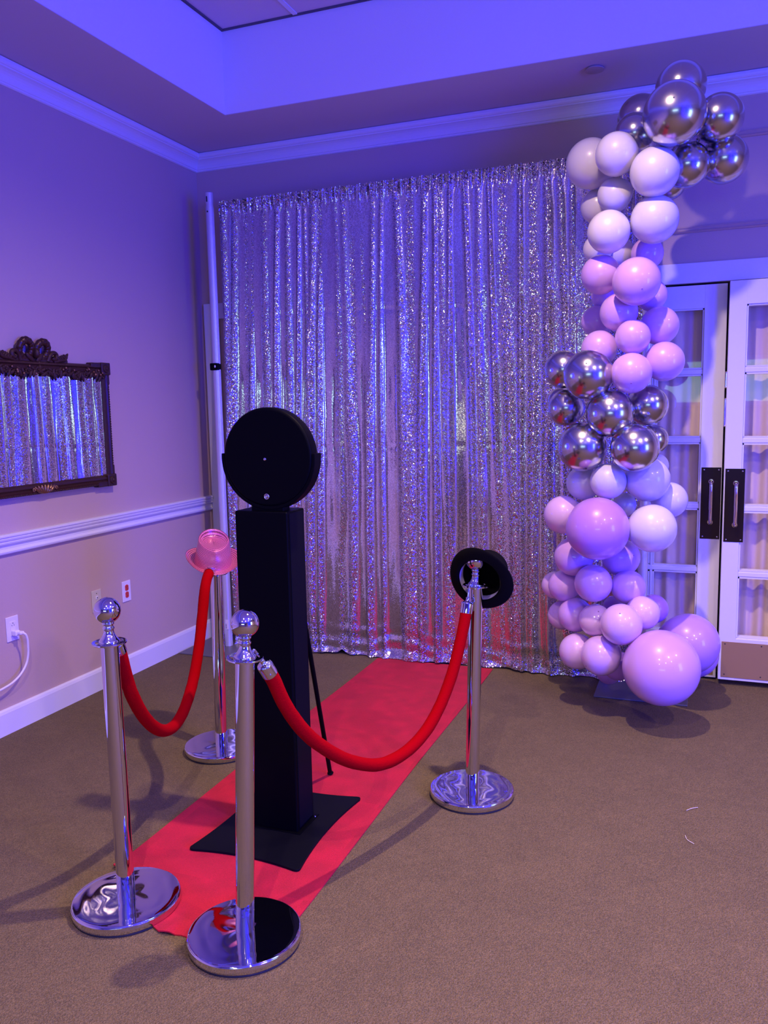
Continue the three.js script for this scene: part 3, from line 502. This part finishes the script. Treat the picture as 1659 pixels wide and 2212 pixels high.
  for (const s of [-1, 1]) {
    const scroll = tube([[0.03, 1.700, s * 0.085], [0.034, 1.728, s * 0.098], [0.036, 1.742, s * 0.118], [0.036, 1.735, s * 0.137], [0.036, 1.718, s * 0.136], [0.034, 1.712, s * 0.122], [0.032, 1.720, s * 0.115]], 0.011, 50, 10);
    const run = tube([[0.03, 1.700, s * 0.12], [0.034, 1.708, s * 0.16], [0.034, 1.712, s * 0.19], [0.034, 1.728, s * 0.206]], 0.010, 30, 10);
    const ridge = []; for (let k = 0; k < 5; k++) ridge.push(leaf(1.712 + 0.004 * k, s * (0.15 + 0.012 * k), s * (-0.9), 0.034, 0.014, 0.036));
    ridge.push(leaf(1.726, s * 0.204, s * 0.7, 0.05, 0.016, 0.034));
    part('scroll_leaf', join([scroll, run, ...ridge]), bronze, t);
  }
  part('crest_base', join([rbox(0.004, 0.034, 1.692, 1.716, -0.22, 0.22, 0.008), rbox(0.004, 0.030, 1.70, 1.728, -0.12, 0.12, 0.008)]), bronze, t);
  const orn = []; for (let k = -3; k <= 3; k++) { orn.push(leaf(y0 + 0.018, k * 0.016, k * 0.28, 0.045, 0.016, 0.042)); if (k % 2) orn.push(...blossom(y0 + 0.020, k * 0.024, 0.010, 0.044)); }
  part('bottom_ornament', join(orn), bronzeBright, t);
}

// ---------- wall plates ----------
function plateGroup(name, label, z, m, w = 0.070) { const t = thing(name, label, 'outlet', [0, 0.476, z]); part('cover_plate', rbox(0, 0.006, -0.0575, 0.0575, -w / 2, w / 2, 0.0025, 3), m, t); return t; }
{
  const t = plateGroup('wall_outlet', 'white wall outlet plate with two red sockets near the pink hat', 0.890, plastic);
  for (const s of [1, -1]) {
    const sh = new THREE.Shape(); sh.absarc(0, 0, 0.0165, -0.85, 0.85, false); sh.absarc(0, 0, 0.0165, Math.PI - 0.85, Math.PI + 0.85, false); sh.closePath();
    const g = new THREE.ExtrudeGeometry(sh, { depth: 0.002, bevelEnabled: true, bevelSize: 0.0008, bevelThickness: 0.0008, bevelSegments: 2 }); g.rotateZ(Math.PI / 2); g.rotateY(Math.PI / 2); g.translate(0.006, s * 0.0195, 0);
    const o = part('socket', g, socketRed, t); part('slots', join([box(0.0088, 0.0092, s * 0.0195 + 0.001, s * 0.0195 + 0.009, -0.007, -0.0055), box(0.0088, 0.0092, s * 0.0195 + 0.001, s * 0.0195 + 0.008, 0.0055, 0.007), box(0.0088, 0.0092, s * 0.0195 - 0.009, s * 0.0195 - 0.005, -0.002, 0.002)]), darkHole, o);
  }
  part('plate_screw', new THREE.SphereGeometry(0.003, 10, 8).scale(0.5, 1, 1).translate(0.0065, 0, 0), plastic, t);
}
{
  const t = plateGroup('wall_jack', 'ivory wall jack plate behind the ball of the left front stanchion', 1.132, ivory);
  t.userData.category = 'wall plate';
  part('jack', rbox(0.005, 0.010, 0.010, 0.026, -0.008, 0.008, 0.002), plastic, t); part('jack_hole', rbox(0.0095, 0.0105, 0.014, 0.021, -0.003, 0.003, 0.0004), darkHole, t);
  for (const y of [0.040, -0.010, -0.040]) part('plate_screw', new THREE.SphereGeometry(0.003, 10, 8).scale(0.5, 1, 1).translate(0.006, y, 0), darkHole, t);
}
{
  const t = plateGroup('wall_outlet', 'white wall outlet plate at the left with a white plug in it', 1.702, plastic, 0.072);
  part('socket_face', rbox(0.005, 0.0085, -0.034, 0.034, -0.0165, 0.0165, 0.0015), plastic, t);
  part('slots', join([box(0.0084, 0.0090, 0.012, 0.020, -0.0075, -0.0055), box(0.0084, 0.0090, 0.013, 0.019, 0.0055, 0.0075), box(0.0084, 0.0090, 0.024, 0.028, -0.002, 0.002)]), darkHole, t);
}
{
  const t = thing('power_cord', 'white power cord plugged into the left wall outlet and hanging in a loop', 'cord');
  const cordM = std({ color: rgb(0.82, 0.76, 0.80), roughness: 0.4 });
  part('plug', join([rbox(0.0085, 0.036, 0.444, 0.470, 1.688, 1.716, 0.006, 3), rbox(0.028, 0.056, 0.449, 0.465, 1.682, 1.708, 0.006, 3)]), cordM, t);
  part('cable', tube([[0.045, 0.458, 1.696], [0.062, 0.452, 1.688], [0.064, 0.428, 1.679], [0.060, 0.390, 1.674], [0.056, 0.350, 1.673], [0.052, 0.308, 1.684], [0.050, 0.270, 1.718], [0.050, 0.246, 1.768], [0.052, 0.236, 1.83], [0.055, 0.225, 1.95], [0.06, 0.15, 2.12], [0.06, 0.02, 2.25], [0.09, 0.006, 2.4]], 0.0052, 120, 12), cordM, t);
}

// ---------- balloons ----------
const latex = (r, g, b) => phy({ color: rgb(r, g, b), roughness: 0.34, clearcoat: 0.7, clearcoatRoughness: 0.07, sheen: 0.2, sheenColor: rgb(r, g, b), sheenRoughness: 0.5 });
const balloonMaterial = {
  w: latex(0.70, 0.65, 0.72), b: latex(0.64, 0.60, 0.80), l: latex(0.62, 0.35, 0.80), p: latex(0.70, 0.45, 0.82), v: latex(0.48, 0.22, 0.78), l2: latex(0.62, 0.34, 0.82), v2: latex(0.50, 0.27, 0.80),
  c: phy({ color: rgb(0.52, 0.50, 0.55), metalness: 1, roughness: 0.22, clearcoat: 1, clearcoatRoughness: 0.03 }),
};
const tipMaterial = { c: std({ color: rgb(0.12, 0.11, 0.12), metalness: 0.6, roughness: 0.4 }), o: std({ color: rgb(0.30, 0.12, 0.36), roughness: 0.5 }) };
const groupOf = { c: 'chrome balloons of the column', w: 'white balloons of the column', b: 'white balloons of the column' };
const balloonShape = (() => { // unit radius, neck towards -y
  const pts = []; for (let k = 0; k <= 36; k++) { const a = k / 36 * 2.72, s = smooth(1.7, 2.72, a); pts.push([Math.sin(a) * (1 - 0.10 * s), Math.cos(a) * (1 + 0.10 * s)]); }
  pts.push([0.24, -1.08], [0.13, -1.14], [0.075, -1.19], [0.07, -1.22]); return lathe(pts.reverse(), 48);
})();
const knotShape = (() => { const g = join([new THREE.TorusGeometry(0.07, 0.035, 10, 20).rotateX(Math.PI / 2).translate(0, -1.22, 0), lathe([[0.06, -1.22], [0.05, -1.27], [0.09, -1.33], [0.11, -1.36], [0.09, -1.36]].reverse(), 16)]); return g; })();
const tipShape = new THREE.SphereGeometry(1, 14, 10);
// x, y, z, radius, kind, direction of a visible nub, label
const BALLOONS = [
  [2.822, 2.779, 0.620, 0.105, 'c', 0, 'chrome balloon at the very top of the column, half hidden behind the largest chrome one'],
  [2.805, 2.618, 0.800, 0.126, 'c', [-0.0, 0.18, 0.98], 'largest chrome balloon, frontmost of the cluster at the top of the column'],
  [2.978, 2.628, 0.635, 0.099, 'c', 0, 'chrome balloon sticking out right of the largest top one, under the crown moulding'],
  [3.001, 2.489, 0.522, 0.103, 'c', 0, 'rightmost chrome balloon of the top cluster, lowest against the bare wall'],
  [2.854, 2.460, 0.614, 0.096, 'c', 0, 'chrome balloon under the largest top one, right of the upper white balloons'],
  [2.643, 2.751, 0.380, 0.103, 'c', 0, 'dark chrome balloon at the back left of the top cluster, before the moulding'],
  [2.629, 2.642, 0.520, 0.090, 'c', 0, 'chrome balloon left of the largest top one, just above the white balloons'],
  [2.783, 2.432, 0.420, 0.066, 'c', 0, 'small chrome balloon peeping out under the top cluster behind a white one'],
  [2.438, 2.538, 0.520, 0.111, 'w', 0, 'white balloon at the upper left, overlapping the top edge of the sequin curtain'],
  [2.569, 2.516, 0.700, 0.091, 'w', 0, 'topmost white balloon, between the left white one and the chrome cluster'],
  [2.729, 2.418, 0.729, 0.102, 'w', 0, 'large white balloon directly below the chrome cluster at the top'],
  [2.554, 2.371, 0.600, 0.075, 'w', 0, 'small white balloon in the middle, shaded by the one above it'],
  [2.462, 2.369, 0.420, 0.081, 'w', 0, 'white balloon tucked behind on the left, against the sequin curtain'],
  [2.541, 2.195, 0.700, 0.092, 'w', 0, 'round white balloon lowest at the front, above the pink lavender ones'],
  [2.729, 2.237, 0.660, 0.102, 'w', 0, 'wide white balloon on the right with a shadow across its top'],
  [2.468, 2.167, 0.469, 0.067, 'w', 0, 'small white balloon half hidden at the left under the lowest round white one'],
  [2.554, 2.159, 0.381, 0.072, 'w', 0, 'shaded white balloon in the gap under the lowest round white one'],
  [2.688, 2.131, 0.450, 0.073, 'l', 0, 'blue shaded lavender balloon behind, right under the wide white one'],
  [2.501, 2.026, 0.620, 0.088, 'l', 0, 'pink lavender balloon at the left directly under the white balloons'],
  [2.664, 1.970, 0.740, 0.102, 'l', [0.29, -0.43, 0.85], 'large pink lavender balloon at the front with a dark nub, upper right'],
  [2.713, 1.936, 0.500, 0.071, 'l', 0, 'violet shaded balloon behind the large pink lavender one, beside the door head'],
  [2.492, 1.958, 0.400, 0.060, 'l', 0, 'dark violet balloon squeezed in under the upper left pink lavender one'],
  [2.582, 1.856, 0.620, 0.084, 'l', 0, 'lavender balloon split by a sharp shadow, pink left and blue right half'],
  [2.464, 1.841, 0.420, 0.075, 'l', 0, 'dark violet shaded balloon on the left against the sequin curtain'],
  [2.755, 1.791, 0.580, 0.085, 'l', 0, 'blue violet balloon overlapping the top pane of the door'],
  [2.499, 1.699, 0.620, 0.082, 'l', 0, 'pink lavender balloon on the left just above the lower chrome cluster'],
  [2.650, 1.738, 0.700, 0.076, 'l', 0, 'small lavender balloon in the centre, between the left pink and right ones'],
  [2.782, 1.629, 0.660, 0.086, 'l', 0, 'lavender balloon farthest right above the lower chrome cluster, before the door'],
  [2.651, 1.580, 0.760, 0.088, 'l', [0.07, -0.52, 0.85], 'lavender balloon with a dark nub, directly right of the biggest lower chrome one'],
  [2.337, 1.611, 0.620, 0.088, 'c', 0, 'chrome balloon at the upper left edge of the lower chrome cluster'],
  [2.468, 1.578, 0.760, 0.110, 'c', [0.04, 0.42, 0.91], 'biggest chrome balloon of the lower cluster, at its upper left front'],
  [2.351, 1.434, 0.620, 0.084, 'c', 0, 'dull chrome balloon on the left edge of the lower chrome cluster'],
  [2.297, 1.468, 0.440, 0.066, 'c', 0, 'chrome sliver of a balloon behind the left edge of the lower cluster'],
  [2.561, 1.407, 0.729, 0.106, 'c', 0, 'chrome balloon in the centre of the lower chrome cluster'],
  [2.713, 1.440, 0.620, 0.091, 'c', 0, 'chrome balloon at the upper right of the lower cluster under the lavender ones'],
  [2.438, 1.257, 0.691, 0.113, 'c', 0, 'chrome balloon at the lower left of the lower cluster, wide and dark'],
  [2.671, 1.256, 0.760, 0.106, 'c', 0, 'chrome balloon at the lower right front of the lower cluster'],
  [2.734, 1.281, 0.500, 0.069, 'c', 0, 'chrome balloon half hidden behind the lower right front one'],
  [2.430, 1.081, 0.580, 0.081, 'b', 0, 'bluish white balloon on the left right under the lower chrome cluster'],
  [2.552, 1.100, 0.680, 0.082, 'b', 0, 'bluish white balloon in the middle right under the lower chrome cluster'],
  [2.720, 1.104, 0.620, 0.100, 'b', 0, 'large bluish white balloon on the right under the lower chrome cluster'],
  [2.748, 1.154, 0.440, 0.057, 'b', 0, 'small white balloon peeping out behind the large bluish white one'],
  [2.812, 1.001, 0.520, 0.083, 'b', 0, 'white balloon farthest to the right, touching the door handle side'],
  [2.339, 0.929, 0.600, 0.091, 'p', 0, 'pale pink balloon on the left edge beside the big purple one'],
  [2.519, 0.894, 0.780, 0.141, 'v', 0, 'big purple balloon at the front in the middle of the column'],
  [2.749, 0.895, 0.720, 0.107, 'w', 0, 'large bright white balloon right of the big purple one'],
  [2.610, 0.973, 0.500, 0.056, 'b', 0, 'small bluish balloon in the gap above the big purple one'],
  [2.388, 0.726, 0.580, 0.093, 'l', 0, 'lavender balloon under the left of the big purple one'],
  [2.600, 0.723, 0.529, 0.090, 'l', [0.7, 0.25, 0.67], 'violet balloon under the right of the big purple one'],
  [2.275, 0.546, 0.420, 0.069, 'p', 0, 'pinkish balloon sliver at the far left edge, level with the black hat'],
  [2.337, 0.572, 0.540, 0.077, 'l', 0, 'violet balloon second from the left edge, level with the black hat'],
  [2.492, 0.622, 0.680, 0.087, 'l', 0, 'bright blue violet balloon centred below the big purple one'],
  [2.642, 0.596, 0.600, 0.080, 'l', 0, 'blue violet balloon at the right edge beside the curtain pole'],
  [2.317, 0.403, 0.460, 0.072, 'p', 0, 'shaded lavender balloon at the lower left edge against the curtain hem'],
  [2.396, 0.438, 0.572, 0.083, 'l', 0, 'lavender balloon crossed by a diagonal shadow at the lower left'],
  [2.501, 0.443, 0.668, 0.076, 'p', [0.26, 0.73, 0.64], 'small pink lavender balloon with a ring nub, lower centre left'],
  [2.629, 0.463, 0.788, 0.093, 'p', [-0.01, 0.72, 0.7], 'round lavender balloon with a ring nub on top, lower centre front'],
  [2.712, 0.492, 0.662, 0.078, 'p', 0, 'lavender balloon with bright highlights, right behind the round ring nub one'],
  [2.751, 0.471, 0.480, 0.069, 'v', 0, 'purple balloon at the lower right edge before the lowest door pane'],
  [2.567, 0.465, 0.460, 0.053, 'v', 0, 'small purple balloon hidden in the gap under the blue violet ones'],
  [2.416, 0.277, 0.638, 0.086, 'p', 0, 'pale pink lavender balloon at the bottom left corner by the curtain hem'],
  [2.537, 0.298, 0.742, 0.092, 'p', [-0.64, -0.41, 0.65], 'pink lavender balloon at the bottom, second from the left corner'],
  [2.599, 0.203, 0.572, 0.071, 'v', 0, 'deep purple shaded balloon at the bottom beside the largest lavender one'],
  [2.548, 0.140, 0.488, 0.060, 'v', 0, 'lowest purple balloon, touching the floor behind the bottom pink ones'],
  [2.804, 0.290, 0.820, 0.166, 'l2', 0, 'largest lavender balloon, at the front foot of the column on the right'],
  [2.912, 0.320, 0.501, 0.141, 'v2', 0, 'large purple balloon behind the largest lavender one, beside the white door'],
  [2.937, 0.214, 0.299, 0.117, 'v2', 0, 'purple balloon lowest at the right, half hidden against the door foot'],
];
for (const [x, y, z, r, k, tip, label] of BALLOONS) {
  const kind = k === 'c' ? 'chrome_balloon' : k === 'w' || k === 'b' ? 'white_balloon' : 'purple_balloon';
  const o = new THREE.Mesh(balloonShape, balloonMaterial[k]); shade(o); o.name = numbered(kind); scene.add(o);
  const ax = new THREE.Vector3(2.66 - x, 0, 0.34 - z); if (y > 2.3) ax.set(2.80 - x, 2.50 - y, 0.50 - z); if (ax.length() < 0.05) ax.set(0.1, -0.1, -1); ax.normalize();
  const dir = tip ? new THREE.Vector3(...tip).normalize() : ax.negate();
  o.quaternion.setFromUnitVectors(new THREE.Vector3(0, 1, 0), dir); o.position.set(x, y, z); o.scale.setScalar(r);
  o.userData = { label, category: 'balloon', group: groupOf[k] ?? 'lavender and purple balloons of the column' };
  part('knot', knotShape, balloonMaterial[k], o);
  if (tip) { const n = part('nub', tipShape, tipMaterial[k === 'c' ? 'c' : 'o'], o); const s = 0.0035 / r; n.position.set(0, 0.997, 0); n.scale.set(s, s * 0.5, s); }
}

// ---------- scraps on the floor ----------
const paperScrap = std({ color: rgb(0.75, 0.68, 0.62), roughness: 0.8 });
[['tiny straight white thread on the brown carpet right of the right stanchion', [[2.928, 0.003, 1.558], [2.947, 0.006, 1.541], [2.966, 0.003, 1.522]]], ['tiny curved white thread on the brown carpet nearer the camera', [[2.927, 0.003, 1.742], [2.935, 0.006, 1.775], [2.956, 0.003, 1.790]]]].forEach(([label, pts]) => {
  single('thread_scrap', tube(pts, 0.0009, 16, 6), paperScrap, label, 'thread');
});

renderer.render(scene, camera);
